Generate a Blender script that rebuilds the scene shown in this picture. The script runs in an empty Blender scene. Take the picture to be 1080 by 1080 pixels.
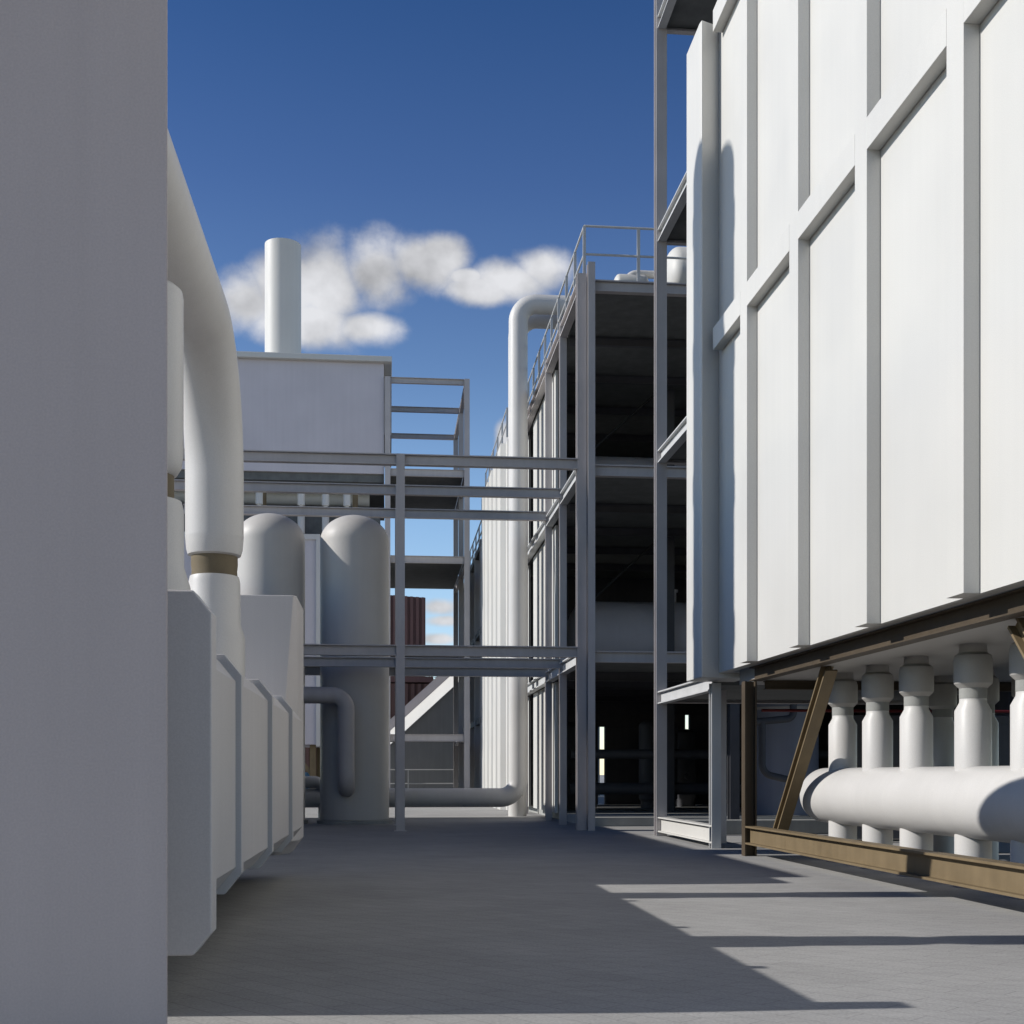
import bpy, bmesh, math, random
from mathutils import Vector, Matrix
random.seed(4)
SC = bpy.context.scene
COL = SC.collection
R = math.radians

# ------------------------------------------------------------------ materials
def new_mat(name):
    m = bpy.data.materials.new(name); m.use_nodes = True
    nt = m.node_tree; b = nt.nodes['Principled BSDF']
    return m, nt, b

def paint(name, col, rough=0.5, var=0.06, scale=0.7, streak=0.04, bump=0.02, metal=0.0, spec=0.35):
    """painted metal: broad uneven fading, faint vertical rain streaks, fine orange-peel bump"""
    m, nt, b = new_mat(name)
    N, L = nt.nodes.new, nt.links.new
    tc = N('ShaderNodeTexCoord'); geo = N('ShaderNodeNewGeometry')
    n1 = N('ShaderNodeTexNoise'); n1.inputs['Scale'].default_value = scale; n1.inputs['Detail'].default_value = 6
    L(geo.outputs['Position'], n1.inputs['Vector'])
    mp = N('ShaderNodeMapping'); mp.inputs['Scale'].default_value = (7, 7, 0.18)
    L(geo.outputs['Position'], mp.inputs['Vector'])
    n2 = N('ShaderNodeTexNoise'); n2.inputs['Scale'].default_value = 1.0; n2.inputs['Detail'].default_value = 4
    L(mp.outputs['Vector'], n2.inputs['Vector'])
    def rng(src, lo, hi):
        r = N('ShaderNodeMapRange'); r.inputs['From Min'].default_value = 0.3; r.inputs['From Max'].default_value = 0.7
        r.inputs['To Min'].default_value = lo; r.inputs['To Max'].default_value = hi
        L(src, r.inputs['Value']); return r.outputs['Result']
    a = rng(n1.outputs['Fac'], 1 - var, 1 + var * 0.3); c = rng(n2.outputs['Fac'], 1 - streak, 1.0)
    mu = N('ShaderNodeMath'); mu.operation = 'MULTIPLY'; L(a, mu.inputs[0]); L(c, mu.inputs[1])
    vm = N('ShaderNodeVectorMath'); vm.operation = 'SCALE'; vm.inputs[0].default_value = col[:3]
    n4 = N('ShaderNodeTexNoise'); n4.inputs['Scale'].default_value = 90; n4.inputs['Detail'].default_value = 2
    L(geo.outputs['Position'], n4.inputs['Vector'])
    m2 = N('ShaderNodeMath'); m2.operation = 'MULTIPLY'; L(mu.outputs[0], m2.inputs[0]); L(rng(n4.outputs['Fac'], .955, 1.045), m2.inputs[1]); mu = m2
    L(mu.outputs[0], vm.inputs['Scale']); L(vm.outputs['Vector'], b.inputs['Base Color'])
    b.inputs['Metallic'].default_value = metal
    b.inputs['Specular IOR Level'].default_value = spec
    L(rng(n1.outputs['Fac'], rough - 0.06, rough + 0.08), b.inputs['Roughness'])
    if bump:
        n3 = N('ShaderNodeTexNoise'); n3.inputs['Scale'].default_value = 60; n3.inputs['Detail'].default_value = 3
        L(geo.outputs['Position'], n3.inputs['Vector'])
        bp = N('ShaderNodeBump'); bp.inputs['Strength'].default_value = bump * 4; bp.inputs['Distance'].default_value = 0.01
        L(n3.outputs['Fac'], bp.inputs['Height']); L(bp.outputs['Normal'], b.inputs['Normal'])
    return m

M = {}
M['white'] = paint('white_cladding', (.66, .645, .605), .5, .04, .5, .025)
M['pipe_white'] = paint('white_pipe_jacket', (.67, .65, .62), .42, .05, .9, .03)
M['pale'] = paint('pale_grey_paint', (.66, .615, .64), .5, .06, .6, .04)
M['encl'] = paint('enclosure_grey', (.58, .485, .445), .55, .06, .5, .04, .06)
M['steel'] = paint('grey_steel_paint', (.57, .53, .515), .5, .1, 1.2, .08)
M['steel_light'] = paint('light_steel_paint', (.62, .62, .61), .45, .08, 1.2, .06)
M['deck'] = paint('dark_deck_grating', (.17, .175, .17), .8, .25, 2.5, .1)
M['duct'] = paint('duct_grey_paint', (.65, .615, .60), .5, .06, .6, .04)
M['collar'] = paint('collar_grey', (.46, .44, .41), .5, .05, 1, .04)
M['tank'] = paint('tank_paint', (.60, .57, .53), .45, .05, .9, .03)
M['brown_shaded'] = paint('brown_steel_shaded', (.085, .063, .04), .6, .15, 2, .12)  # shaded copy of the brown primer steel, shade put into the colour
M['black_steel'] = paint('black_rod', (.03, .03, .03), .7, .1, 2, .05)
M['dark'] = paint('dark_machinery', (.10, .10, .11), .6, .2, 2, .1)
M['brown'] = paint('brown_primer_steel', (.215, .16, .09), .6, .15, 2, .12)
M['gasket'] = paint('tan_rubber_sleeve', (.20, .16, .10), .75, .15, 6, .1)
M['grey_sleeve'] = paint('grey_rubber_sleeve', (.36, .36, .34), .7, .1, 6, .1)
M['brick'] = paint('red_brown_cladding', (.22, .115, .098), .7, .12, .6, .12)
M['brick2'] = paint('dull_red_cladding', (.21, .115, .092), .7, .12, .6, .12)
M['red'] = paint('red_paint', (.16, .015, .015), .5, .1, 2, .05)
M['blue'] = paint('blue_paint', (.06, .20, .38), .5, .1, 2, .05)
M['green_grey'] = paint('grey_render', (.30, .30, .295), .8, .1, 1, .1)
M['concrete'] = paint('kerb_concrete', (.40, .40, .38), .85, .18, 1.5, .1, .08)
M['bark'] = paint('bark', (.08, .06, .04), .9, .2, 5, .1)
M['leaf'] = paint('leaf', (.06, .10, .035), .7, .5, 1.2, 0, 0)
M['tank_blue'] = paint('bluish_tank_paint', (.30, .31, .38), .45, .06, 1, .05)

def ground_mat():
    m, nt, b = new_mat('concrete_paving')
    N, L = nt.nodes.new, nt.links.new
    geo = N('ShaderNodeNewGeometry')
    mp = N('ShaderNodeMapping'); mp.inputs['Rotation'].default_value = (0, 0, R(52))
    L(geo.outputs['Position'], mp.inputs['Vector'])
    br = N('ShaderNodeTexBrick'); br.inputs['Scale'].default_value = 1.0
    br.inputs['Brick Width'].default_value = .62; br.inputs['Row Height'].default_value = .21
    br.inputs['Mortar Size'].default_value = .006; br.inputs['Mortar Smooth'].default_value = .6
    br.inputs['Color1'].default_value = (.42,.41,.395,1); br.inputs['Color2'].default_value = (.395,.386,.372,1)
    br.inputs['Mortar'].default_value = (.30,.295,.285,1)
    nd = N('ShaderNodeTexNoise'); nd.inputs['Scale'].default_value = 3; nd.inputs['Detail'].default_value = 3
    L(geo.outputs['Position'], nd.inputs['Vector'])
    ad = N('ShaderNodeVectorMath'); ad.operation = 'MULTIPLY_ADD'; ad.inputs[1].default_value = (.03, .03, 0)
    L(nd.outputs['Color'], ad.inputs[0]); L(mp.outputs['Vector'], ad.inputs[2]); L(ad.outputs['Vector'], br.inputs['Vector'])
    n1 = N('ShaderNodeTexNoise'); n1.inputs['Scale'].default_value = .55; n1.inputs['Detail'].default_value = 8; n1.inputs['Roughness'].default_value = .65
    n2 = N('ShaderNodeTexNoise'); n2.inputs['Scale'].default_value = 45; n2.inputs['Detail'].default_value = 4
    mp2 = N('ShaderNodeMapping'); mp2.inputs['Rotation'].default_value = (0, 0, R(52)); mp2.inputs['Scale'].default_value = (1.2, 12, 1)
    L(geo.outputs['Position'], mp2.inputs['Vector'])
    n3 = N('ShaderNodeTexNoise'); n3.inputs['Scale'].default_value = 1.0; n3.inputs['Detail'].default_value = 5
    L(geo.outputs['Position'], n1.inputs['Vector']); L(geo.outputs['Position'], n2.inputs['Vector']); L(mp2.outputs['Vector'], n3.inputs['Vector'])
    def rng(src, lo, hi):
        r = N('ShaderNodeMapRange'); r.inputs['From Min'].default_value = .3; r.inputs['From Max'].default_value = .7
        r.inputs['To Min'].default_value = lo; r.inputs['To Max'].default_value = hi; L(src, r.inputs['Value']); return r.outputs['Result']
    def mul(a, c):
        q = N('ShaderNodeMath'); q.operation = 'MULTIPLY'; L(a, q.inputs[0]); L(c, q.inputs[1]); return q.outputs[0]
    f = mul(mul(rng(n1.outputs['Fac'], .86, 1.06), rng(n2.outputs['Fac'], .84, 1.10)), rng(n3.outputs['Fac'], .92, 1.04))
    vm = N('ShaderNodeVectorMath'); vm.operation = 'SCALE'; L(br.outputs['Color'], vm.inputs[0]); L(f, vm.inputs['Scale'])
    L(vm.outputs['Vector'], b.inputs['Base Color']); b.inputs['Roughness'].default_value = .85
    b.inputs['Specular IOR Level'].default_value = .2
    bp = N('ShaderNodeBump'); bp.inputs['Strength'].default_value = .25; bp.inputs['Distance'].default_value = .01
    L(n2.outputs['Fac'], bp.inputs['Height']); L(bp.outputs['Normal'], b.inputs['Normal'])
    return m
M['ground'] = ground_mat()

# ------------------------------------------------------------------ mesh helpers
def box(bm, x0, x1, y0, y1, z0, z1):
    v = [bm.verts.new(p) for p in ((x0,y0,z0),(x1,y0,z0),(x1,y1,z0),(x0,y1,z0),(x0,y0,z1),(x1,y0,z1),(x1,y1,z1),(x0,y1,z1))]
    for f in ((3,2,1,0),(4,5,6,7),(0,1,5,4),(1,2,6,5),(2,3,7,6),(3,0,4,7)): bm.faces.new([v[i] for i in f])

def prism(bm, poly, axis, a, b, poly2=None):
    """extrude a 2D polygon along an axis ('x': poly=(y,z), 'y': poly=(x,z), 'z': poly=(x,y)); poly2 = far outline"""
    def P(q, t):
        return {'x': (t, q[0], q[1]), 'y': (q[0], t, q[1]), 'z': (q[0], q[1], t)}[axis]
    A = [bm.verts.new(P(q, a)) for q in poly]; B = [bm.verts.new(P(q, b)) for q in (poly2 or poly)]
    bm.faces.new(A[::-1]); bm.faces.new(B)
    n = len(poly)
    for i in range(n): bm.faces.new((A[i], A[(i+1) % n], B[(i+1) % n], B[i]))
    
def sweep(bm, profile, p0, p1, up=(0,0,1)):
    """straight sweep of a closed 2D profile (side, up) from p0 to p1"""
    p0, p1 = Vector(p0), Vector(p1); d = (p1 - p0).normalized(); u = Vector(up)
    u = (u - d * u.dot(d)).normalized(); s = d.cross(u)
    A = [bm.verts.new(p0 + s*a + u*b) for a, b in profile]; B = [bm.verts.new(p1 + s*a + u*b) for a, b in profile]
    bm.faces.new(A[::-1]); bm.faces.new(B); n = len(profile)
    for i in range(n): bm.faces.new((A[i], A[(i+1) % n], B[(i+1) % n], B[i]))

def ibeam(bm, p0, p1, w, h, t=None, up=(0,0,1)):
    t = t or min(w, h) * .12; a, b = w/2, h/2; k = t/2
    sweep(bm, [(-a,-b),(a,-b),(a,-b+t),(k,-b+t),(k,b-t),(a,b-t),(a,b),(-a,b),(-a,b-t),(-k,b-t),(-k,-b+t),(-a,-b+t)], p0, p1, up)

def rod(bm, p0, p1, r, n=10):
    sweep(bm, [(r*math.cos(2*math.pi*i/n), r*math.sin(2*math.pi*i/n)) for i in range(n)], p0, p1, (0.03, 0.02, 1) if abs((Vector(p1)-Vector(p0)).normalized().z) < .9 else (1, 0, 0))

def lathe(bm, prof, origin=(0,0,0), axis='z', n=48):
    """prof = [(radius, height)...] turned about an axis through origin"""
    rings = []
    def P(r, a, h):
        c, s = r*math.cos(a), r*math.sin(a)
        v = {'z': (c, s, h), 'y': (c, h, s), 'x': (h, c, s)}[axis]
        return Vector(v) + Vector(origin)
    for r, h in prof:
        rings.append([bm.verts.new(P(0, 0, h))] if r < 1e-6 else [bm.verts.new(P(r, 2*math.pi*i/n, h)) for i in range(n)])
    for A, B in zip(rings, rings[1:]):
        for i in range(n):
            j = (i+1) % n
            if len(A) == 1 and len(B) == 1: continue
            if len(A) == 1: bm.faces.new((A[0], B[i], B[j]))
            elif len(B) == 1: bm.faces.new((A[i], A[j], B[0]))
            else: bm.faces.new((A[i], A[j], B[j], B[i]))
    for A in (rings[0], rings[-1]):
        if len(A) > 1: bm.faces.new(A)

def tube(bm, pts, r, bend, n=28, caps=True):
    """round pipe along a polyline with filleted elbows"""
    pts = [Vector(p) for p in pts]; path = [pts[0]]
    for i in range(1, len(pts)-1):
        a, b, c = pts[i-1], pts[i], pts[i+1]; d1, d2 = (b-a).normalized(), (c-b).normalized()
        ang = d1.angle(d2); k = bend*math.tan(ang/2); s = b - d1*k
        nrm = (d2 - d1*d1.dot(d2)).normalized(); cen = s + nrm*bend
        for q in range(13):
            t = ang*q/12; path.append(cen - nrm*bend*math.cos(t) + d1*bend*math.sin(t))
    path.append(pts[-1])
    d = (path[1]-path[0]).normalized(); u = d.orthogonal().normalized(); rings = []
    for i, p in enumerate(path):
        t = (path[min(i+1, len(path)-1)] - path[max(i-1, 0)]).normalized()
        u = (u - t*u.dot(t)).normalized(); v = t.cross(u)
        rings.append([bm.verts.new(p + (u*math.cos(2*math.pi*k/n) + v*math.sin(2*math.pi*k/n))*r) for k in range(n)])
    for A, B in zip(rings, rings[1:]):
        for i in range(n): bm.faces.new((A[i], A[(i+1) % n], B[(i+1) % n], B[i]))
    if caps: bm.faces.new(rings[0][::-1]); bm.faces.new(rings[-1])

def dome(r, h0, k=.5, n=10, sharp=2.0):
    """profile of a dished head starting at height h0, depth k*r"""
    return [(r*math.cos(math.pi/2*i/n), h0 + k*r*math.sin(math.pi/2*i/n)) for i in range(n)] + [(0, h0 + k*r)]

def obj(name, build, mat, parent=None, bevel=0, smooth=False):
    bm = bmesh.new(); build(bm)
    bmesh.ops.recalc_face_normals(bm, faces=bm.faces)
    me = bpy.data.meshes.new(name); bm.to_mesh(me); bm.free()
    o = bpy.data.objects.new(name, me); COL.objects.link(o)
    me.materials.append(M[mat])
    if smooth:
        for p in me.polygons: p.use_smooth = True
        me.set_sharp_from_angle(angle=R(32))
    if parent is not None:
        o.parent = parent
        w = Vector((0, 0, 0)); q = parent
        while q is not None: w += q.location; q = q.parent
        me.transform(Matrix.Translation(-w))
    if bevel:
        md = o.modifiers.new('soft_edge', 'BEVEL'); md.width = bevel; md.segments = 2; md.limit_method = 'ANGLE'; md.angle_limit = R(40)
    return o

def thing(name, label, cat, loc=(0,0,0), group=None):
    o = bpy.data.objects.new(name, None); COL.objects.link(o); o.location = loc
    o.empty_display_size = .3
    o['label'] = label; o['category'] = cat
    if group: o['group'] = group
    return o
def tag(o, label, cat, group=None):
    o['label'] = label; o['category'] = cat
    if group: o['group'] = group
    return o
def dup(root, loc, label):
    r = root.copy(); COL.objects.link(r); r.location = loc; r['label'] = label
    for ch in list(root.children):
        c = ch.copy(); COL.objects.link(c); c.parent = r
        for g in ch.children:
            d = g.copy(); COL.objects.link(d); d.parent = c
    return r
def struct(name, build, mat, **k):
    o = obj(name, build, mat, **k); o['kind'] = 'structure'; return o

# ------------------------------------------------------------------ ground
struct('ground', lambda bm: bm.faces.new([bm.verts.new(p) for p in ((-900,-300,0),(900,-300,0),(900,1500,0),(-900,1500,0))]), 'ground')

# ------------------------------------------------------------------ near enclosure wall at the left
e = thing('enclosure', 'huge plain grey clad enclosure closest to the viewer, filling the picture side beside the sky', 'enclosure', (-4, 6.5, 0))
obj('wall_panel', lambda bm: prism(bm, [(-7.5, 6.2), (-1.078, 6.2), (-1.32, 6.85), (-7.5, 6.85)], 'z', .02, 13), 'encl', e, .012)

# ------------------------------------------------------------------ octagonal air duct along the left
def octo(hx, z0, z1, cx=-1.95, c=.13):
    return [(cx-hx+c, z0), (cx+hx-c, z0), (cx+hx, z0+c*1.25), (cx+hx, z1-c*1.25), (cx+hx-c, z1), (cx-hx+c, z1), (cx-hx, z1-c*1.25), (cx-hx, z0+c*1.25)]
a = thing('air_duct', 'long low grey octagonal duct with flange ribs and a square end plate', 'duct', (-2.2, 12, 0))
obj('body', lambda bm: prism(bm, octo(.80, .63, 2.36), 'y', 8.08, 16.85), 'duct', a, .01)
obj('end_plate', lambda bm: prism(bm, octo(.85, .36, 2.65, c=.115), 'y', 7.87, 8.09), 'duct', a, .012)
for y in (9.5, 12.0, 14.5):
    obj('flange', lambda bm: prism(bm, octo(.845, .585, 2.405), 'y', y, y+.12), 'duct', a, .006)
def chamber(bm):
    base = [(-2.8,16.8),(-1.42,16.8),(-1.23,17.25),(-1.23,18.2),(-2.8,18.2)]
    top = [(-2.8,16.8),(-1.27,16.8),(-1.23,16.86),(-1.23,18.2),(-2.8,18.2)]
    bot = [(-2.7,16.95),(-1.55,16.95),(-1.36,17.3),(-1.36,18.05),(-2.7,18.05)]
    rings = [[bm.verts.new((x, y, z)) for x, y in q] for q, z in ((bot,.39),(base,.58),(base,1.9),(top,3.9))]
    bm.faces.new(rings[0][::-1]); bm.faces.new(rings[-1])
    for A, B in zip(rings, rings[1:]):
        for i in range(5): bm.faces.new((A[i], A[(i+1) % 5], B[(i+1) % 5], B[i]))
obj('sun_block', lambda bm: box(bm, -2.65, -2.25, 8.25, 18.1, 0, .634), 'dark', a)  # added to keep sunlight from passing beneath the duct
obj('end_chamber', chamber, 'duct', a, .01)

# upright pipes standing on the duct, one of them the elbowed overhead duct
def pipe_low(bm, x, y):
    lathe(bm, [(.365, 2.3), (.365, 3.14), (.31, 3.32), (.307, 3.82), (.29, 3.89), (.22, 3.91)], (x, y, 0))
def sleeve(bm, x, y): lathe(bm, [(.275, 3.86), (.27, 3.96), (.278, 4.04), (.275, 4.18)], (x, y, 0))
px, p1, p2 = -2.10, 11.08, 15.26
t = thing('overhead_duct', 'large round duct running overhead and bending down into a sleeved upright pipe', 'duct', (px, p2, 2.3))
def upper(bm):
    tube(bm, [(px, 2.5, 6.6), (px, p2, 6.6), (px, p2, 4.36)], .347, 1.5, 48)
    lathe(bm, [(.25, 4.12), (.315, 4.15), (.335, 4.22), (.347, 4.37)], (px, p2, 0))
obj('bent_pipe', upper, 'pipe_white', t, smooth=True)
obj('sleeve', lambda bm: sleeve(bm, px, p2), 'gasket', t, smooth=True)
obj('lower_pipe', lambda bm: pipe_low(bm, px, p2), 'pipe_white', t, smooth=True)
t = thing('upright_pipe', 'upright pale pipe with tan sleeve and rounded cap, half hidden by the huge enclosure', 'pipe', (px, p1, 2.3))
obj('capped_pipe', lambda bm: lathe(bm, [(.2, 4.10), (.25, 4.13), (.29, 4.2), (.305, 4.33), (.305, 5.68), (.295, 5.74), (.26, 5.77), (0, 5.78)], (px, p1, 0)), 'pipe_white', t, smooth=True)
obj('sleeve', lambda bm: lathe(bm, [(.225, 3.86), (.225, 4.17)], (px, p1, 0)), 'gasket', t, smooth=True)
obj('lower_pipe', lambda bm: lathe(bm, [(.365, 2.3), (.365, 3.14), (.31, 3.32), (.307, 3.82), (.29, 3.89), (.2, 3.91)], (px, p1, 0)), 'pipe_white', t, smooth=True)

# things out of sight on the left that throw the long shadows
t = thing('storage_column', 'tall slim round column with domed top standing beyond the grey enclosure', 'tank', (-9, 24.05, 0))
def colm(bm):
    pr = [(.73, 0)]
    for z in (5.1, 7.7, 10.3, 12.9, 15.5, 18.1, 20.6): pr += [(.73, z), (.78, z+.03), (.78, z+.42), (.73, z+.45)]
    lathe(bm, pr + dome(.73, 21.75, .75), (-9, 24.05, 0))
obj('shell', colm, 'pipe_white', t, smooth=True)
t = thing('low_plant_hall', 'long low pale plant hall with a flat roof beyond the octagonal duct', 'building', (-11, 30, 0))
obj('wall', lambda bm: box(bm, -16, -6.6, 18.2, 42.6, 0, 7.0), 'pale', t)
obj('roof', lambda bm: box(bm, -16.2, -6.45, 18.1, 42.7, 7.003, 7.25), 'steel', t, .02)
for y in (20.5, 24.5, 28.5, 32.5, 36.5):
    obj('door', lambda bm: box(bm, -6.6, -6.54, y, y+2.2, .02, 3), 'steel', t)

# ------------------------------------------------------------------ two domed tanks
t = thing('storage_tank', 'domed upright tank behind the bent overhead duct, half hidden by the octagonal duct', 'tank', (-3.53, 37.6, 0), 'domed upright tanks')
obj('shell', lambda bm: lathe(bm, [(1.02, 0), (1.02, .12), (1.035, .13)] + [(1.035, 8.45)] + dome(1.035, 8.5, .78, 12), (-3.53, 37.6, 0), n=64), 'tank', t, smooth=True)
obj('base_ring', lambda bm: lathe(bm, [(1.13, 0), (1.13, .1), (1.03, .11)], (-3.53, 37.6, 0), n=64), 'concrete', t, smooth=True)
dup(t, (-1.01, 37.6, 0), 'domed upright tank standing clear on the paving beside the steel gantry post')

t = tag(obj('elbow_pipe', lambda bm: tube(bm, [(-5.5, 36.15, 3.78), (-1.22, 36.15, 3.78), (-1.22, 36.15, 1.06), (-1.22, 36.9, 1.06)], .245, .42, 32), 'steel', smooth=True),
        'grey pipe elbowing down in front of the domed tank that stands clear', 'pipe')
tag(obj('transfer_pipe', lambda bm: tube(bm, [(-7, 41.9, 1.22), (-2.15, 41.9, 1.22), (-2.15, 41.9, .0)], .2, .35, 24), 'pipe_white', smooth=True),
    'short pale pipe low behind the domed tanks', 'pipe')

# ------------------------------------------------------------------ big raised casing behind the tanks
t = thing('raised_cabinet', 'pale flanged casing raised on brown steel legs, a slice seen between the domed tanks', 'cabinet', (-7, 65, 0))
obj('casing', lambda bm: box(bm, -14, -3.46, 61.95, 69, 2.95, 13.2), 'pale', t, .01)
def cab_frame(bm):
    box(bm, -3.57, -3.36, 61.85, 69.1, 2.85, 13.4); box(bm, -14.1, -3.573, 61.85, 69.1, 13.12, 13.397)
obj('frame', cab_frame, 'pipe_white', t, .01)
for x in (-11, -7, -3.75):
    for y in (62.4, 68.4): obj('leg', lambda bm: ibeam(bm, (x, y, 0), (x, y, 2.94), .3, .3, up=(0,1,0)), 'brown', t)
obj('brace', lambda bm: ibeam(bm, (-5.0, 62.4, 2.9), (-3.4, 62.4, 1.0), .22, .22, up=(0,1,0)), 'brown', t)
tag(obj('drum', lambda bm: lathe(bm, [(.3,0),(.3,.3),(.31,.31),(.31,.34),(.3,.35),(.3,.6),(.31,.61),(.31,.64),(.3,.65),(.3,1.55),(.27,1.58)], (-4.1, 66, 0)), 'blue', smooth=True), 'tall blue drum seen under the raised cabinet', 'drum')

# ------------------------------------------------------------------ raised building with chimney at the back left
t = thing('raised_plant_building', 'pale box shaped building high on brown posts with a white chimney on its flat roof', 'building', (-6, 66, 0))
obj('wall', lambda bm: box(bm, -16.5, -.22, 62, 71.5, 16.5, 22.03), 'pale', t)
obj('roof', lambda bm: box(bm, -16.8, .18, 61.7, 71.9, 22.033, 22.3), 'white', t, .02)
obj('side_panel', lambda bm: box(bm, -.217, .17, 64, 70.8, 19.0, 22.03), 'steel', t)
obj('underside', lambda bm: box(bm, -16.5, -.22, 62.15, 71.5, 16.1, 16.497), 'deck', t)
obj('lower_deck', lambda bm: box(bm, -16.5, -.4, 62.3, 71.5, 13.5, 14.45), 'deck', t)
obj('back_panel', lambda bm: box(bm, -16.5, -.55, 70.9, 71.3, 14.453, 16.09), 'dark', t)
obj('duct', lambda bm: rod(bm, (-16.5, 64.2, 15.65), (-.97, 64.2, 15.65), .36, 24), 'pipe_white', t, smooth=True)
for x in (-15.2, -10.9, -6.2, -1.65):
    obj('post', lambda bm: ibeam(bm, (x, 62.5, 14.46), (x, 62.5, 16.09), .27, .27, up=(0,1,0)), 'brown', t)
for x in (-15.9, -1.1):
    for y in (62.8, 70.8):
        obj('leg', lambda bm: ibeam(bm, (x, y, 0), (x, y, 13.49), .4, .4, up=(0,1,0)), 'steel', t)
for x in (-13.8, -11.4, -9, -6.35, -4.3, -3.1, -2.05):
    obj('riser', lambda bm: lathe(bm, [(.18, 13.41), (.18, 14.4), (.1, 14.6), (.1, 14.8), (.18, 14.82), (.18, 15.4)], (x, 61.9, 0), n=20), 'pipe_white', t, smooth=True)
obj('chimney', lambda bm: lathe(bm, [(.93, 22.305), (.93, 28.9), (.83, 28.94), (.83, 28.0), (0, 28.0)], (-5.43, 64.8, 0), n=64), 'white', t, smooth=True)

# ------------------------------------------------------------------ stair tower frame right of it
t = thing('access_tower', 'open grey steel access tower with dark platforms beside the raised building', 'tower', (2, 66.8, 0))
TX0, TX1, TY = -.03, 3.94, (62.0, 66.9, 72.2)
for y in TY:
    for x in (TX0, TX1):
        obj('post', lambda bm: ibeam(bm, (x, y, 0), (x, y, 21.35), .27, .27, .04, up=(0,1,0)), 'steel', t)
    obj('cross_beam', lambda bm: ibeam(bm, (TX0+.14, y, 21.2), (TX1-.14, y, 21.2), .2, .28), 'steel', t)
obj('side_beam', lambda bm: ibeam(bm, (TX1, 62.14, 21.2), (TX1, 72.06, 21.2), .2, .28), 'steel', t)
for z in (3.45, 7.92, 12.4, 16.75):
    obj('platform', lambda bm: box(bm, TX0+.04, TX1-.16, 62.17, 72.0, z-.12, z-.02), 'deck', t)
    obj('edge_beam', lambda bm: ibeam(bm, (TX0+.14, 62.03, z-.15), (TX1-.14, 62.03, z-.15), .16, .36), 'steel', t)
    obj('edge_beam', lambda bm: ibeam(bm, (TX1, 62.14, z-.15), (TX1, 72.0, z-.15), .16, .36), 'steel', t)

# ------------------------------------------------------------------ three gantry frames across the alley
g0 = thing('gantry_frame', 'front grey steel gantry frame crossing the alley, its post in full view', 'gantry', (.32, 32.35, 0), 'steel gantry frames across the alley')
obj('post', lambda bm: (ibeam(bm, (.32, 32.35, 0), (.32, 32.35, 9.84), .22, .24, .03, up=(0,1,0)), box(bm, .15, .49, 32.2, 32.5, 0, .025)), 'steel', g0)
for z in (9.7, 4.72):
    obj('beam', lambda bm: ibeam(bm, (-6.3, 32.34, z), (5.0, 32.34, z), .2, .28, .03), 'steel', g0)
dup(g0, (.32, 35.8, 0), 'middle grey steel gantry frame, its lower beam passing before the domed tank')
dup(g0, (.32, 39.0, 0), 'rear grey steel gantry frame, its lower beam hidden behind the domed tank')

# ------------------------------------------------------------------ open process building in the middle
GX, GY0, GY1, GX1 = 5.1, 32.4, 49.4, 17.5
t = thing('process_building', 'tall open steel process building with dark decks and vessels inside', 'building', (10, 38, 0))
ys = (32.4, 35.85, 39.1, 45.9, 49.3)
for y in ys:
    obj('column', lambda bm: ibeam(bm, (GX, y, 0), (GX, y, 14.75), .25 if y < 33 else .2, .25 if y < 33 else .2, .035, up=(0,1,0)), 'steel', t)
obj('corner_post', lambda bm: ibeam(bm, (GX+.235, 32.24, 0), (GX+.235, 32.24, 15.0), .19, .24, .035, up=(0,1,0)), 'steel', t)
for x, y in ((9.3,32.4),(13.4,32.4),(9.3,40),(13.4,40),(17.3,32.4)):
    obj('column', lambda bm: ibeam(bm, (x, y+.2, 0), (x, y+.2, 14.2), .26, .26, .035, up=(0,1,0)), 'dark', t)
for z in (4.75, 9.7, 14.6):
    roof = z > 14
    obj('roof' if roof else 'floor_deck', lambda bm: box(bm, GX+.16, GX1, GY0+.12, GY1, z-.26, z-.06), 'deck', t)
    obj('front_beam', lambda bm: ibeam(bm, (GX+.36, GY0, z-.14), (GX1, GY0, z-.14), .2, .30, .035), 'steel', t)
    for i in range(4):
        obj('side_beam', lambda bm: ibeam(bm, (GX, ys[i]+.16, z-.17), (GX, ys[i+1]-.16, z-.17), .22, .34, .035), 'steel_light' if not roof else 'steel', t)
    for i in range(4):
        y = GY0 + 3.4*(i+1)
        obj('joist', lambda bm: ibeam(bm, (GX+.2, y, z-.4), (GX1, y, z-.4), .14, .24), 'dark', t)
for z0, z1 in ((.26, 4.4), (4.75, 9.35), (9.7, 14.25)):
    def pan(bm):
        box(bm, GX+.16, GX+.24, 38.6, 44.6, z0, z1)
    obj('wall_panel', pan, 'white', t)
    obj('end_panel', lambda bm: box(bm, GX+.16, GX+.24, 46.1, 49.1, z0, z1), 'white', t)
    if z0 > 1: obj('brace', lambda bm: rod(bm, (6.6, 40.2, z0+2.4), (9.0, 40.2, z1), .04, 8), 'black_steel', t)
obj('dark_backing', lambda bm: [box(bm, *q) for q in ((5.5, 8.45, 49.3, 49.6, 0, 3.4), (8.75, 12.05, 49.3, 49.6, 0, 3.4), (12.25, 17.5, 49.3, 49.6, 0, 3.9), (11.2, 12.05, 49.3, 49.6, 3.403, 3.9), (5.5, 11.197, 49.3, 49.6, 3.403, 3.9), (5.5, 17.5, 49.3, 49.6, 3.903, 14.336))], 'dark', t)  # dark wall added to keep the interior black, slits left open
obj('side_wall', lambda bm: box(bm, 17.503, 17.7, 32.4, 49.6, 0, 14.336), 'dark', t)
obj('ground_slab', lambda bm: box(bm, GX+.5, GX1-.05, 34.6, 49.3, 0, .25), 'concrete', t)
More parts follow.
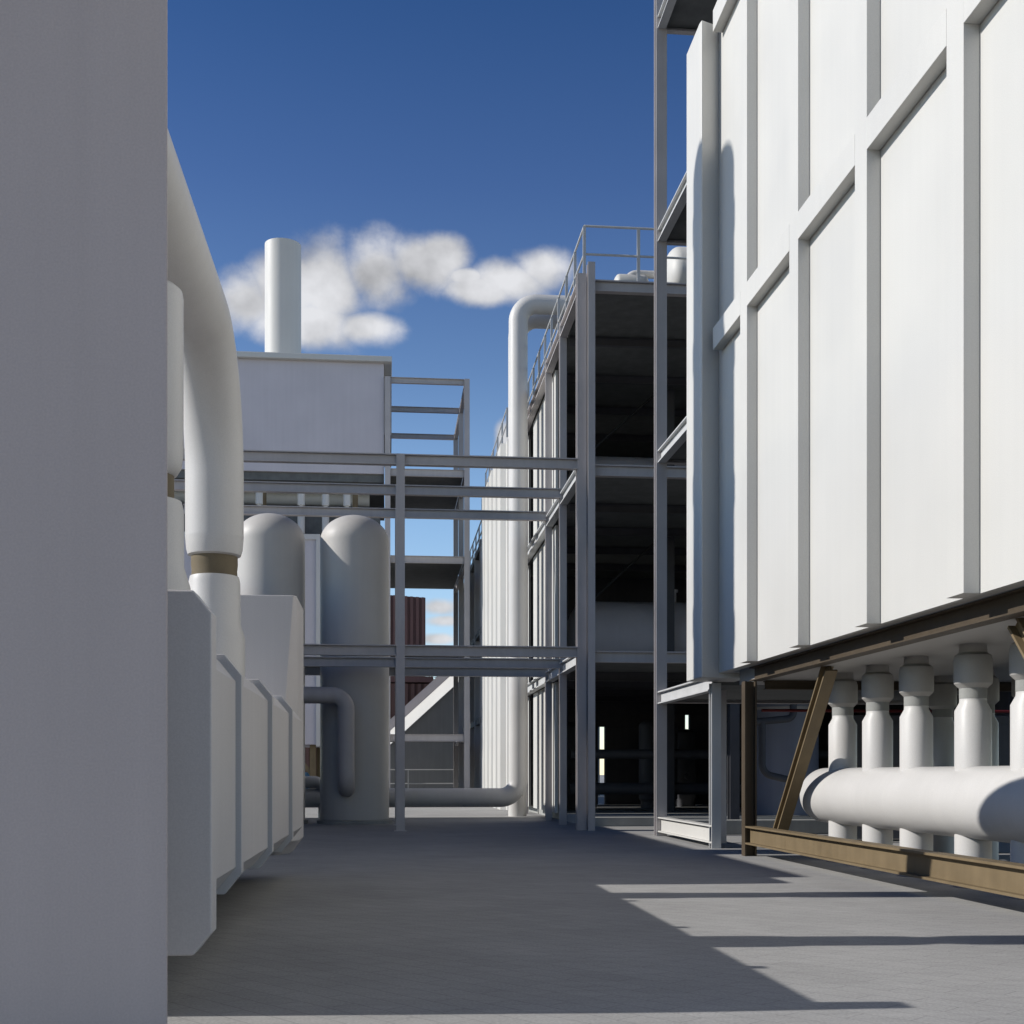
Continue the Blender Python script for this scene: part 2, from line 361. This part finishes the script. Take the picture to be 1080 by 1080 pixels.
# vessels lying on the decks
def vessel(name, y, z, r, x0, x1, label, mat='steel'):
    v = thing(name, label, 'vessel', ((x0+x1)/2, y, z-r))
    pr = [(0, x0-.5*r)] + [(r*math.sin(math.pi/2*i/8), x0-.5*r*math.cos(math.pi/2*i/8)) for i in range(1, 9)]
    pr += [(r, x1)] + [(r*math.cos(math.pi/2*i/8), x1+.5*r*math.sin(math.pi/2*i/8)) for i in range(1, 8)] + [(0, x1+.5*r)]
    obj('shell', lambda bm: lathe(bm, pr, (0, y, z), 'x'), mat, v, smooth=True)
    for x in (x0+.15*(x1-x0), x1-.15*(x1-x0)):
        obj('saddle', lambda bm: box(bm, x-.15, x+.15, y-.8*r, y+.8*r, z-r-.02, z-.62*r), mat, v)
    if name != 'roof_drum': obj('nozzle', lambda bm: lathe(bm, [(.14, z+r-.05), (.14, z+r+.35), (.2, z+r+.36), (.2, z+r+.44)], (x0+.45*(x1-x0), y, 0), n=20), mat, v, smooth=True)
    return v
vessel('process_vessel', 41.8, 6.1, 1.3, 6.7, 13.5, 'big horizontal vessel lying on the lower deck inside the open building', 'pale')
vessel('process_vessel', 41.8, 11.05, 1.3, 6.7, 13.5, 'horizontal vessel lying on the upper deck, only its top in sight inside the open building', 'pale')
vessel('roof_drum', 33.95, 15.4, .82, 8.05, 12, 'white horizontal drum with dished end on the roof beside the tall clad wall', 'white')
vessel('roof_drum', 33.5, 14.94, .31, 6.32, 7.0, 'low slim white drum on the roof behind the handrail', 'white')
tag(obj('roof_pipe', lambda bm: tube(bm, [(6.78, 34.7, 14.55), (6.78, 34.7, 15.78), (8.1, 34.7, 15.78)], .11, .3, 20), 'pipe_white', smooth=True), 'small pale elbow pipe on the roof behind the low slim drum', 'pipe')
# dark ground-floor plant
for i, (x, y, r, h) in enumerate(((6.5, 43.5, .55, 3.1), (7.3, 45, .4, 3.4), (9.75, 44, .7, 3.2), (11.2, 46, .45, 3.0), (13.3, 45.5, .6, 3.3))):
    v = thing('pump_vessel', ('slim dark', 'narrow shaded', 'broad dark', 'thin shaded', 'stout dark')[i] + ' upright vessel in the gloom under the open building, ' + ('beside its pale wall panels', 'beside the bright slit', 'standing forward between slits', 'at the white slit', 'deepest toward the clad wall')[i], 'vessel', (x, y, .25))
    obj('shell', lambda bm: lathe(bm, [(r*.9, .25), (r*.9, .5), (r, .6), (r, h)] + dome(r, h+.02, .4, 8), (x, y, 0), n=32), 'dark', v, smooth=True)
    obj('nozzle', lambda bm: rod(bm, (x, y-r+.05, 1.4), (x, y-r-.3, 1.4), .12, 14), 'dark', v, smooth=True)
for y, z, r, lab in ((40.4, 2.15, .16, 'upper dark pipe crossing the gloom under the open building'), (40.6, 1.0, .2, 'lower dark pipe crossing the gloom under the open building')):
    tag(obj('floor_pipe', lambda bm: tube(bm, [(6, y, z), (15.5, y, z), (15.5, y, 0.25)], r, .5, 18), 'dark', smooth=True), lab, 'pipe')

# handrails on the roofs
def railing(name, label, runs, z, h, step, r=.03, mat='steel_light'):
    v = thing(name, label, 'railing', (runs[0][0][0], runs[0][0][1], z))
    for (a0, a1) in runs:
        A, B = Vector((*a0, 0)), Vector((*a1, 0)); n = max(1, round((B-A).length/step))
        for k in (h, h*.5):
            obj('rail', lambda bm: rod(bm, A + Vector((0,0,z+k)), B + Vector((0,0,z+k)), r), mat, v, smooth=True)
        for i in range(n+1):
            p = A.lerp(B, i/n)
            if i == n and (a0, a1) is not runs[-1] and len(runs) > 1: continue
            obj('post', lambda bm: ibeam(bm, p + Vector((0,0,z)), p + Vector((0,0,z+h-.01)), .075, .075, .02, up=(0,1,0)), mat, v)
    return v
railing('roof_railing', 'pale two bar handrail round the roof of the open process building', [((5.2, 49), (5.2, 32.5)), ((5.2, 32.5), (14.0, 32.5))], 14.6, 1.5, 1.6)

# twin tall pipes at the face of that building
tag(obj('tall_pipe', lambda bm: tube(bm, [(-7, 42, .68), (4.43, 42, .68), (4.43, 42, 17.6), (13, 42, 17.6)], .325, .62, 40), 'pipe_white', smooth=True),
    'tall white pipe from a low run across the alley up over the roof', 'pipe')
tag(obj('tall_pipe', lambda bm: tube(bm, [(4.53, 43.2, 0), (4.53, 43.2, 17.55), (13, 43.2, 17.55)], .325, .7, 40), 'pipe_white', smooth=True),
    'second tall white pipe, mostly hidden close behind the first one', 'pipe')

# ------------------------------------------------------------------ fluted white building and open frame beyond
t = thing('fluted_building', 'tall white building with fluted cladding behind the tall white pipe', 'building', (6, 55, 0))
def flutes(bm):
    pts = [(7.6, 50.2), (7.6, 61.5)]
    y = 61.5
    while y > 50.3:
        pts += [(4.86, y), (4.63, y-.12), (4.63, y-1.55), (4.86, y-1.67)]; y -= 2.25
    pts += [(4.86, 50.2)]
    prism(bm, pts, 'z', 0, 15.2)
obj('wall', flutes, 'white', t)
obj('roof', lambda bm: box(bm, 4.9, 7.5, 50.3, 61.4, 15.203, 15.26), 'steel', t)
railing('roof_railing', 'thin handrail on the roof of the fluted white building', [((4.85, 61.4), (4.85, 50.3))], 15.3, 1.2, 2.2)
t = thing('open_frame_building', 'dark open steel frame building farther along the alley', 'building', (8, 70, 0))
for y in (63, 67, 71, 75, 79):
    obj('column', lambda bm: ibeam(bm, (4.85, y, 0), (4.85, y, 13.5), .35, .35, .05, up=(0,1,0)), 'steel', t)
for z in (4.4, 9, 13.4):
    obj('deck', lambda bm: box(bm, 4.7, 9, 62.6, 80, z-.3, z), 'deck', t)
obj('wall', lambda bm: box(bm, 5.6, 5.8, 62.8, 80, 0, 13.09), 'dark', t)
railing('roof_railing', 'thin handrail along the edge of the dark open frame building', [((4.8, 79.8), (4.8, 62.8))], 13.4, 1.2, 2.4, .035)

# ------------------------------------------------------------------ background beyond the alley
t = thing('sloped_shed', 'low grey shed whose white roof edge climbs to one side at the alley end', 'shed', (3, 82, 0))
def roofline(x): return 3.3 + .92*x
obj('wall', lambda bm: prism(bm, [(-3.2, 0), (14, 0), (14, 9.5), (7.2, roofline(7.2)), (-3.2, max(.1, roofline(-3.2)))], 'y', 81, 89), 'green_grey', t)
def slope(bm):
    q = []
    for x in (-3.1, 7.2):
        z = roofline(x); q.append([bm.verts.new((x, 80.9, z)), bm.verts.new((x, 82.6, z+.95)), bm.verts.new((x, 82.6, z-.05)), bm.verts.new((x, 80.9, z-.05))])
    A, B = q; bm.faces.new(A[::-1]); bm.faces.new(B)
    for i in range(4): bm.faces.new((A[i], A[(i+1) % 4], B[(i+1) % 4], B[i]))
obj('roof', slope, 'white', t)
obj('parapet', lambda bm: prism(bm, [(-3.1, roofline(-3.1)+.8), (7.2, roofline(7.2)+.8), (7.2, roofline(7.2)+1.7), (-3.1, roofline(-3.1)+1.7)], 'y', 82.62, 83), 'pale', t)
railing('guard_rail', 'low light guard rail in front of the grey shed', [((-2.0, 78), (4.5, 78))], 0, 1.75, 3.2, .035)

def ribbed(bm, x0, x1, y0, y1, z1a, z1b, step, d):
    pts = [(x1, y1), (x0, y1), (x0, y0)]; x = x0
    while x < x1 - step:
        pts += [(x+step*.5, y0), (x+step*.5, y0-d), (x+step, y0-d), (x+step, y0)]; x += step
    pts += [(x1, y0)]
    A = [bm.verts.new((x, y, 0)) for x, y in pts]; B = [bm.verts.new((x, y, z1a + (z1b-z1a)*(x-x0)/(x1-x0))) for x, y in pts]
    bm.faces.new(A[::-1]); bm.faces.new(B); n = len(pts)
    for i in range(n): bm.faces.new((A[i], A[(i+1) % n], B[(i+1) % n], B[i]))
t = thing('red_hall', 'tall red brown ribbed hall in the far distance', 'building', (-4, 122, 0))
obj('wall', lambda bm: ribbed(bm, -13, 3.6, 120, 134, 19.6, 18.6, .55, .18), 'brick', t)
obj('roof', lambda bm: box(bm, -13, 3.5, 121, 133, 18.3, 18.55), 'steel', t)
t = thing('red_shed', 'lower red brown ribbed shed with pale coping before the tall red hall', 'building', (-4, 98, 0))
obj('wall', lambda bm: ribbed(bm, -12, 3.35, 95, 104, 8.5, 8.4, .5, .15), 'brick2', t)
obj('coping', lambda bm: box(bm, -12.1, 3.45, 94.7, 104, 8.52, 8.95), 'brick', t)
t = thing('red_container', 'small bright red box shaped unit far beyond the grey shed', 'container', (7.0, 100, 0))
obj('body', lambda bm: ribbed(bm, 4.95, 9, 100, 103, 10.4, 10.4, .4, .08), 'red', t)
obj('roof', lambda bm: box(bm, 4.9, 9.05, 99.85, 103, 10.403, 10.5), 'red', t)
def tree(x, y, h, r, label):
    v = thing('broadleaf_tree', label, 'tree', (x, y, 0), 'distant trees')
    def trunk(bm):
        lathe(bm, [(.28, 0), (.2, h*.35), (.1, h*.75), (.03, h*.9)], (x, y, 0), n=10)
        for k in range(6):
            an = k*1.05; rod(bm, (x, y, h*(.32+.06*k)), (x+math.cos(an)*r*.6, y+math.sin(an)*r*.6, h*(.55+.06*k)), .06, 6)
    obj('trunk', trunk, 'bark', v)
    def crown(bm):
        cl = [(Vector((random.gauss(0, .42)*r, random.gauss(0, .42)*r, h*.66 + random.uniform(-.24, .26)*h)), random.uniform(.25, .5)*r) for _ in range(26)]
        for c, s in cl:
            for _ in range(70):
                d = Vector((random.gauss(0,1), random.gauss(0,1), random.gauss(0,1))).normalized()*s*random.uniform(.6, 1.05)
                p = Vector((x, y, 0)) + c + d; n = Vector((random.uniform(-1,1), random.uniform(-1,1), random.uniform(-1,1))).normalized()
                u = n.orthogonal().normalized()*random.uniform(.13,.24); w = n.cross(u)
                bm.faces.new([bm.verts.new(p+u), bm.verts.new(p+w*.6), bm.verts.new(p-u), bm.verts.new(p-w*.6)])
    obj('crown', crown, 'leaf', v)
tree(4.9, 118, 12.4, 2.2, 'far green tree just beyond the red box shaped unit')
tree(9.5, 125, 12, 3.2, 'larger far green tree behind the dark open frame building')

# ------------------------------------------------------------------ raised clad building on the right
PX = 6.4
t = thing('clad_building', 'towering white ribbed building raised over an open undercroft', 'building', (10, 15, 0))
obj('wall', lambda bm: box(bm, PX, PX+.2, 4, 23.45, 3.46, 24), 'white', t)
obj('end_wall', lambda bm: box(bm, PX+.2, 16.5, 23.2, 23.4, 3.46, 24), 'white', t)
obj('underside', lambda bm: box(bm, PX+.335, 16.5, 4, 23.19, 3.21, 3.6), 'collar', t)
for y in (23.2-.06-.36, 20.94, 18.25, 15.54, 12.82, 10.1, 7.4):
    if y < 22: obj('vertical_rib', lambda bm: box(bm, PX-.19, PX-.002, y, y+.41, 3.46, 24), 'white', t, .006)
rb = [23.19, 20.94+.41, 20.94, 18.25+.41, 18.25, 15.54+.41, 15.54, 12.82+.41, 12.82, 10.1+.41, 10.1, 7.4+.41, 7.4, 4]
for z in (9.64, 15.75, 21.9):
    for i in range(0, len(rb), 2):
        y1, y0 = rb[i], rb[i+1]
        obj('horizontal_band', lambda bm: box(bm, PX-.192, PX-.002, y0+.003, y1-.003, z, z+.42), 'white', t, .006)
def cduct(bm):
    prism(bm, [(PX+.0, 23.46), (PX-.38, 23.3), (PX-.40, 23.42), (PX-.40, 24.45), (PX+.6, 24.45), (PX+.6, 23.46)], 'z', 3.36, 16.05)
obj('corner_duct', cduct, 'white', t, .02)

# brown support frame under it
t = thing('support_frame', 'brown steel support frame with slanting braces under the white ribbed building', 'frame', (6.55, 15, 0))
FX = 6.56
obj('top_beam', lambda bm: ibeam(bm, (FX+.15, 4, 3.325), (FX+.15, 22.1, 3.325), .22, .25, .02), 'brown_shaded', t)
obj('bottom_beam', lambda bm: ibeam(bm, (FX, 4, .385), (FX, 21.85, .385), .22, .33, .03), 'brown', t)
obj('post', lambda bm: ibeam(bm, (FX, 21.97, 0), (FX, 21.97, 3.185), .22, .22, .03, up=(1,0,0)), 'brown_shaded', t)
for a0, a1 in (((21.5, .42), (18.95, 3.2)), ((10.4, .42), (13.05, 3.2))):
    obj('brace', lambda bm: ibeam(bm, (6.97, *a0), (6.97, *a1), .2, .22, .035, up=(0,1,0)), 'brown', t)
obj('cross_beam', lambda bm: ibeam(bm, (FX+.3, 22.0, 3.12), (16, 22.0, 3.12), .18, .16), 'brown_shaded', t)

# header pipe with risers
HX = 7.7
h = thing('header_pipe', 'fat white header pipe with a row of sleeved risers in sunlight behind the brown frame', 'pipe', (HX, 15, 0), 'header pipes under the clad building')
hp = [(0, 21.36)] + [(.48*math.sin(math.pi/2*i/8), 21.1+.26*math.cos(math.pi/2*i/8)) for i in range(1, 9)] + [(.48, 6), (0, 6)]
obj('barrel', lambda bm: lathe(bm, hp[::-1], (HX, 0, 1.12), 'y', 56), 'pipe_white', h, smooth=True)
for y in (20.32, 18.82, 17.38, 15.62, 14.14, 12.66, 11.2, 9.7, 8.2):
    r_ = obj('riser', lambda bm: lathe(bm, [(.235, 1.4), (.235, 2.33), (.175, 2.44), (.172, 2.5)], (HX, y, 0), n=36), 'pipe_white', h, smooth=True)
    obj('stub_leg', lambda bm: lathe(bm, [(.235, 0.004), (.235, .8)], (HX, y, 0), n=36), 'pipe_white', h, smooth=True)
    obj('sleeve', lambda bm: lathe(bm, [(.176, 2.49), (.176, 2.66)], (HX, y, 0), n=36), 'grey_sleeve', r_, smooth=True)
    obj('collar', lambda bm: lathe(bm, [(.18, 2.63), (.24, 2.69), (.245, 2.73), (.245, 3.0), (.23, 3.06), (.18, 3.1), (.17, 3.215)], (HX, y, 0), n=36), 'collar', r_, smooth=True)
dup(h, (9.7, 15.5, 0), 'second white header pipe with risers, in shade behind the sunlit one')

# things in the undercroft
t = thing('squat_tank', 'shaded bluish upright tank behind a kerb, seen through the undercroft of the ribbed building', 'tank', (12.1, 36.9, 0))
obj('shell', lambda bm: lathe(bm, [(1.05, .02), (1.05, 3.55), (1.02, 3.68), (.93, 3.78), (0, 3.95)], (12.1, 36.9, 0), n=56), 'tank_blue', t, smooth=True)
obj('band', lambda bm: lathe(bm, [(1.065, 3.44), (1.065, 3.52)], (12.1, 36.9, 0), n=56), 'steel', t, smooth=True)
tag(obj('bent_pipe', lambda bm: tube(bm, [(11.3, 33.6, 4.45), (11.3, 33.6, 3.05), (9.9, 33.6, 2.92)], .1, .2, 16), 'dark', smooth=True), 'thin dark pipe bending sideways before the squat tank top', 'pipe')
tag(obj('bent_pipe', lambda bm: tube(bm, [(10.4, 33.6, 2.95), (10.4, 33.6, 1.5), (11.3, 33.6, 1.3)], .1, .35, 16), 'dark', smooth=True), 'thin dark pipe curving down before the squat tank', 'pipe')
tag(obj('kerb', lambda bm: box(bm, 7.3, 16, 29.6, 30.0, 0, .36), 'concrete', bevel=.02), 'raised concrete kerb running in front of the squat tank', 'kerb')
tag(obj('red_pipe', lambda bm: rod(bm, (8.5, 27.5, 2.95), (16, 27.5, 2.95), .035, 10), 'red', smooth=True), 'thin red pipe high in the undercroft behind the risers', 'pipe')
t = thing('void_filler', 'dark tall box added to fill the dark void in the undercroft beside the squat tank', 'cabinet', (12, 27, 0))  # added dark box standing in for the dark void here
obj('body', lambda bm: box(bm, 10.2, 14.5, 26.4, 27.2, .05, 2.8), 'dark', t, .02)
for x in (10.5, 11.9, 13.3):
    obj('door', lambda bm: box(bm, x, x+1.2, 26.36, 26.397, .2, 2.6), 'dark', t, .006)
t = thing('steel_stair', 'dark steel stair with a yellow handrail deep in the undercroft', 'stair', (12, 22, 0))
obj('stringer', lambda bm: [sweep(bm, [(-.02,-.1),(.02,-.1),(.02,.1),(-.02,.1)], (x, 25.2, 2.9), (x, 22.4, .1)) for x in (11.1, 11.9)], 'steel', t)
for i in range(12): obj('tread', lambda bm: box(bm, 11.125, 11.875, 22.5+i*.225, 22.74+i*.225, .22+i*.228, .25+i*.228), 'steel', t)
M['yellow'] = paint('yellow_paint', (.5, .42, .08), .5)
obj('handrail', lambda bm: tube(bm, [(11.1, 22.5, .2), (11.1, 22.5, 1.15), (11.1, 25.2, 3.25)], .025, .1, 10), 'yellow', t, smooth=True)

# walkway frame at the far end of the clad building
t = thing('walkway_tower', 'grey steel walkway tower bolted to the far end of the ribbed building', 'tower', (8, 27, 0))
WX = 6.55
obj('column', lambda bm: ibeam(bm, (WX, 29.3, 0), (WX, 29.3, 23), .26, .26, .03, up=(0,1,0)), 'steel', t)
obj('column', lambda bm: ibeam(bm, (WX, 24.3, 0), (WX, 24.3, 3.32), .19, .22, .03, up=(0,1,0)), 'steel_light', t)
obj('column', lambda bm: ibeam(bm, (7.15, 26.1, 0), (7.15, 26.1, 3.3), .22, .22, .03, up=(0,1,0)), 'steel', t)
for z in (3.5, 9.3, 14.62, 19.75):
    obj('side_channel', lambda bm: ibeam(bm, (WX, 24.47, z-.17), (WX, 29.16, z-.17), .2, .3, .03), 'steel_light', t)
    obj('walkway_deck', lambda bm: box(bm, WX+.11, 13, 24.5, 29.3, z-.2, z-.12), 'deck', t)
    obj('end_beam', lambda bm: ibeam(bm, (WX+.14, 29.32, z-.17), (13, 29.32, z-.17), .16, .24), 'steel', t)
obj('base_channel', lambda bm: ibeam(bm, (WX, 24.2, .28), (WX, 29.15, .28), .2, .36, .03), 'white', t)

# ------------------------------------------------------------------ sun, sky, camera
SUN_EL, SUN_AZ = R(30), math.atan2(-.998, .06)          # azimuth measured from +Y towards +X
sd = Vector((math.sin(SUN_AZ)*math.cos(SUN_EL), math.cos(SUN_AZ)*math.cos(SUN_EL), math.sin(SUN_EL)))
ld = bpy.data.lights.new('sun', 'SUN'); ld.energy = 4.1; ld.angle = R(.5); ld.color = (1.0, .97, .925)
lo = bpy.data.objects.new('sun', ld); COL.objects.link(lo); lo.location = sd*60
lo.rotation_euler = (-sd).to_track_quat('-Z', 'Y').to_euler()

w = bpy.data.worlds.new('World'); SC.world = w; w.use_nodes = True
nt = w.node_tree; N, L = nt.nodes.new, nt.links.new
bg = nt.nodes['Background']; bg.inputs['Strength'].default_value = .10
sky = N('ShaderNodeTexSky'); sky.sky_type = 'NISHITA'; sky.sun_disc = False
sky.sun_elevation = SUN_EL; sky.sun_rotation = SUN_AZ % (2*math.pi)
sky.altitude = 1500; sky.air_density = 1.0; sky.dust_density = .15; sky.ozone_density = 3.0
tc = N('ShaderNodeTexCoord')
sx = N('ShaderNodeSeparateXYZ'); L(tc.outputs['Generated'], sx.inputs[0])
def mth(op, a, b=None, c=None, clamp=False):
    q = N('ShaderNodeMath'); q.operation = op; q.use_clamp = clamp
    for i, s in enumerate((a, b, c)):
        if s is None: continue
        if isinstance(s, (int, float)): q.inputs[i].default_value = s
        else: L(s, q.inputs[i])
    return q.outputs[0]
yy = mth('MAXIMUM', sx.outputs['Y'], .02)
ca = mth('DIVIDE', sx.outputs['X'], yy); ce = mth('DIVIDE', sx.outputs['Z'], yy)   # bearing and height of a direction
cv = N('ShaderNodeCombineXYZ'); L(ca, cv.inputs[0]); L(ce, cv.inputs[1])
nz = N('ShaderNodeTexNoise'); nz.inputs['Scale'].default_value = 14; nz.inputs['Detail'].default_value = 9; nz.inputs['Roughness'].default_value = .58
L(cv.outputs[0], nz.inputs['Vector'])
def soft(shift):
    q = N('ShaderNodeTexNoise'); q.inputs['Scale'].default_value = 11; q.inputs['Detail'].default_value = 5; q.inputs['Roughness'].default_value = .5
    o_ = N('ShaderNodeVectorMath'); o_.operation = 'ADD'; o_.inputs[1].default_value = shift
    L(cv.outputs[0], o_.inputs[0]); L(o_.outputs[0], q.inputs['Vector']); return q.outputs['Fac']
# cumulus banks: bearing, height, half-width, half-height
BL = [(-0.069,0.391,0.028,0.028),(-0.114,0.377,0.028,0.026),(-0.083,0.383,0.035,0.032),(-0.047,0.393,0.038,0.038),(-0.011,0.404,0.038,0.031),(0.023,0.412,0.035,0.023),(0.043,0.421,0.023,0.017),(-0.068,0.362,0.054,0.022),(-0.019,0.360,0.031,0.014),(0.063,0.404,0.015,0.007),(0.100,0.402,0.032,0.018),(0.125,0.414,0.026,0.018),(0.077,0.393,0.031,0.012),(0.094,0.274,0.008,0.014),(0.041,0.135,0.020,0.007),(0.046,0.124,0.017,0.005),(0.040,0.109,0.018,0.005),
      (-.55,.35,.16,.06),(-.9,.5,.2,.08),(.75,.3,.18,.05),(1.2,.6,.25,.1),(.6,.75,.15,.05)]
tot = None
for a_, e_, hw, hh in BL:
    dx = mth('DIVIDE', mth('SUBTRACT', ca, a_), hw*1.34); dz = mth('DIVIDE', mth('SUBTRACT', ce, e_), hh*1.36)
    g = mth('SUBTRACT', 1.0, mth('SQRT', mth('ADD', mth('MULTIPLY', dx, dx), mth('MULTIPLY', dz, dz))))
    tot = g if tot is None else mth('MAXIMUM', tot, g)
dens = mth('ADD', tot, mth('MULTIPLY', mth('SUBTRACT', nz.outputs['Fac'], .47), 1.35))
mask = N('ShaderNodeMapRange'); mask.interpolation_type = 'SMOOTHSTEP'
mask.inputs['From Min'].default_value = .06; mask.inputs['From Max'].default_value = .72; mask.inputs['To Max'].default_value = .96
L(dens, mask.inputs['Value'])
front = mth('GREATER_THAN', sx.outputs['Y'], .05)
mk = mth('MULTIPLY', mask.outputs['Result'], front)
relief = mth('SUBTRACT', soft((0, 0, 0)), soft((-.008, .02, 0)))
lum = mth('ADD', mth('ADD', .66, mth('MULTIPLY', relief, 1.5)), mth('MULTIPLY', mth('MINIMUM', dens, .9), .16)); lum = mth('MINIMUM', mth('MAXIMUM', lum, .5), .97)
cc = N('ShaderNodeVectorMath'); cc.operation = 'SCALE'; cc.inputs[0].default_value = (8.3, 8.35, 8.6); L(lum, cc.inputs['Scale'])
rp = N('ShaderNodeValToRGB'); L(sx.outputs['Z'], rp.inputs['Fac'])
el = rp.color_ramp.elements
el[0].position = 0; el[0].color = (1.0, .86, .74, 1); el[1].position = .56; el[1].color = (.16, .28, .42, 1)
for p_, c_ in ((.20, (.77, .77, .74, 1)), (.31, (.50, .54, .59, 1)), (.43, (.31, .38, .50, 1)), (.72, (.115, .125, .20, 1))):
    q = el.new(p_); q.color = c_
hs = N('ShaderNodeVectorMath'); hs.operation = 'MULTIPLY'; L(sky.outputs[0], hs.inputs[0])
h2 = N('ShaderNodeVectorMath'); h2.operation = 'SCALE'; h2.inputs['Scale'].default_value = 2.22; L(rp.outputs['Color'], h2.inputs[0]); L(h2.outputs[0], hs.inputs[1])
mx = N('ShaderNodeMix'); mx.data_type = 'RGBA'; L(mk, mx.inputs['Factor']); L(hs.outputs[0], mx.inputs['A']); L(cc.outputs[0], mx.inputs['B'])
L(mx.outputs['Result'], bg.inputs['Color'])

cam = bpy.data.cameras.new('camera'); co = bpy.data.objects.new('camera', cam); COL.objects.link(co)
co.location = (0, 0, 1.5); co.rotation_euler = (R(90), 0, -math.atan(.1004))
cam.sensor_width = 36; cam.lens = 1300/1080*36; cam.shift_y = (816-540)/1080
cam.clip_start = .1; cam.clip_end = 3000
SC.camera = co
vs = SC.view_settings; vs.view_transform = 'Standard'; vs.look = 'None'; vs.exposure = 0; vs.gamma = 1
SC.cycles.max_bounces = 10; SC.cycles.diffuse_bounces = 1
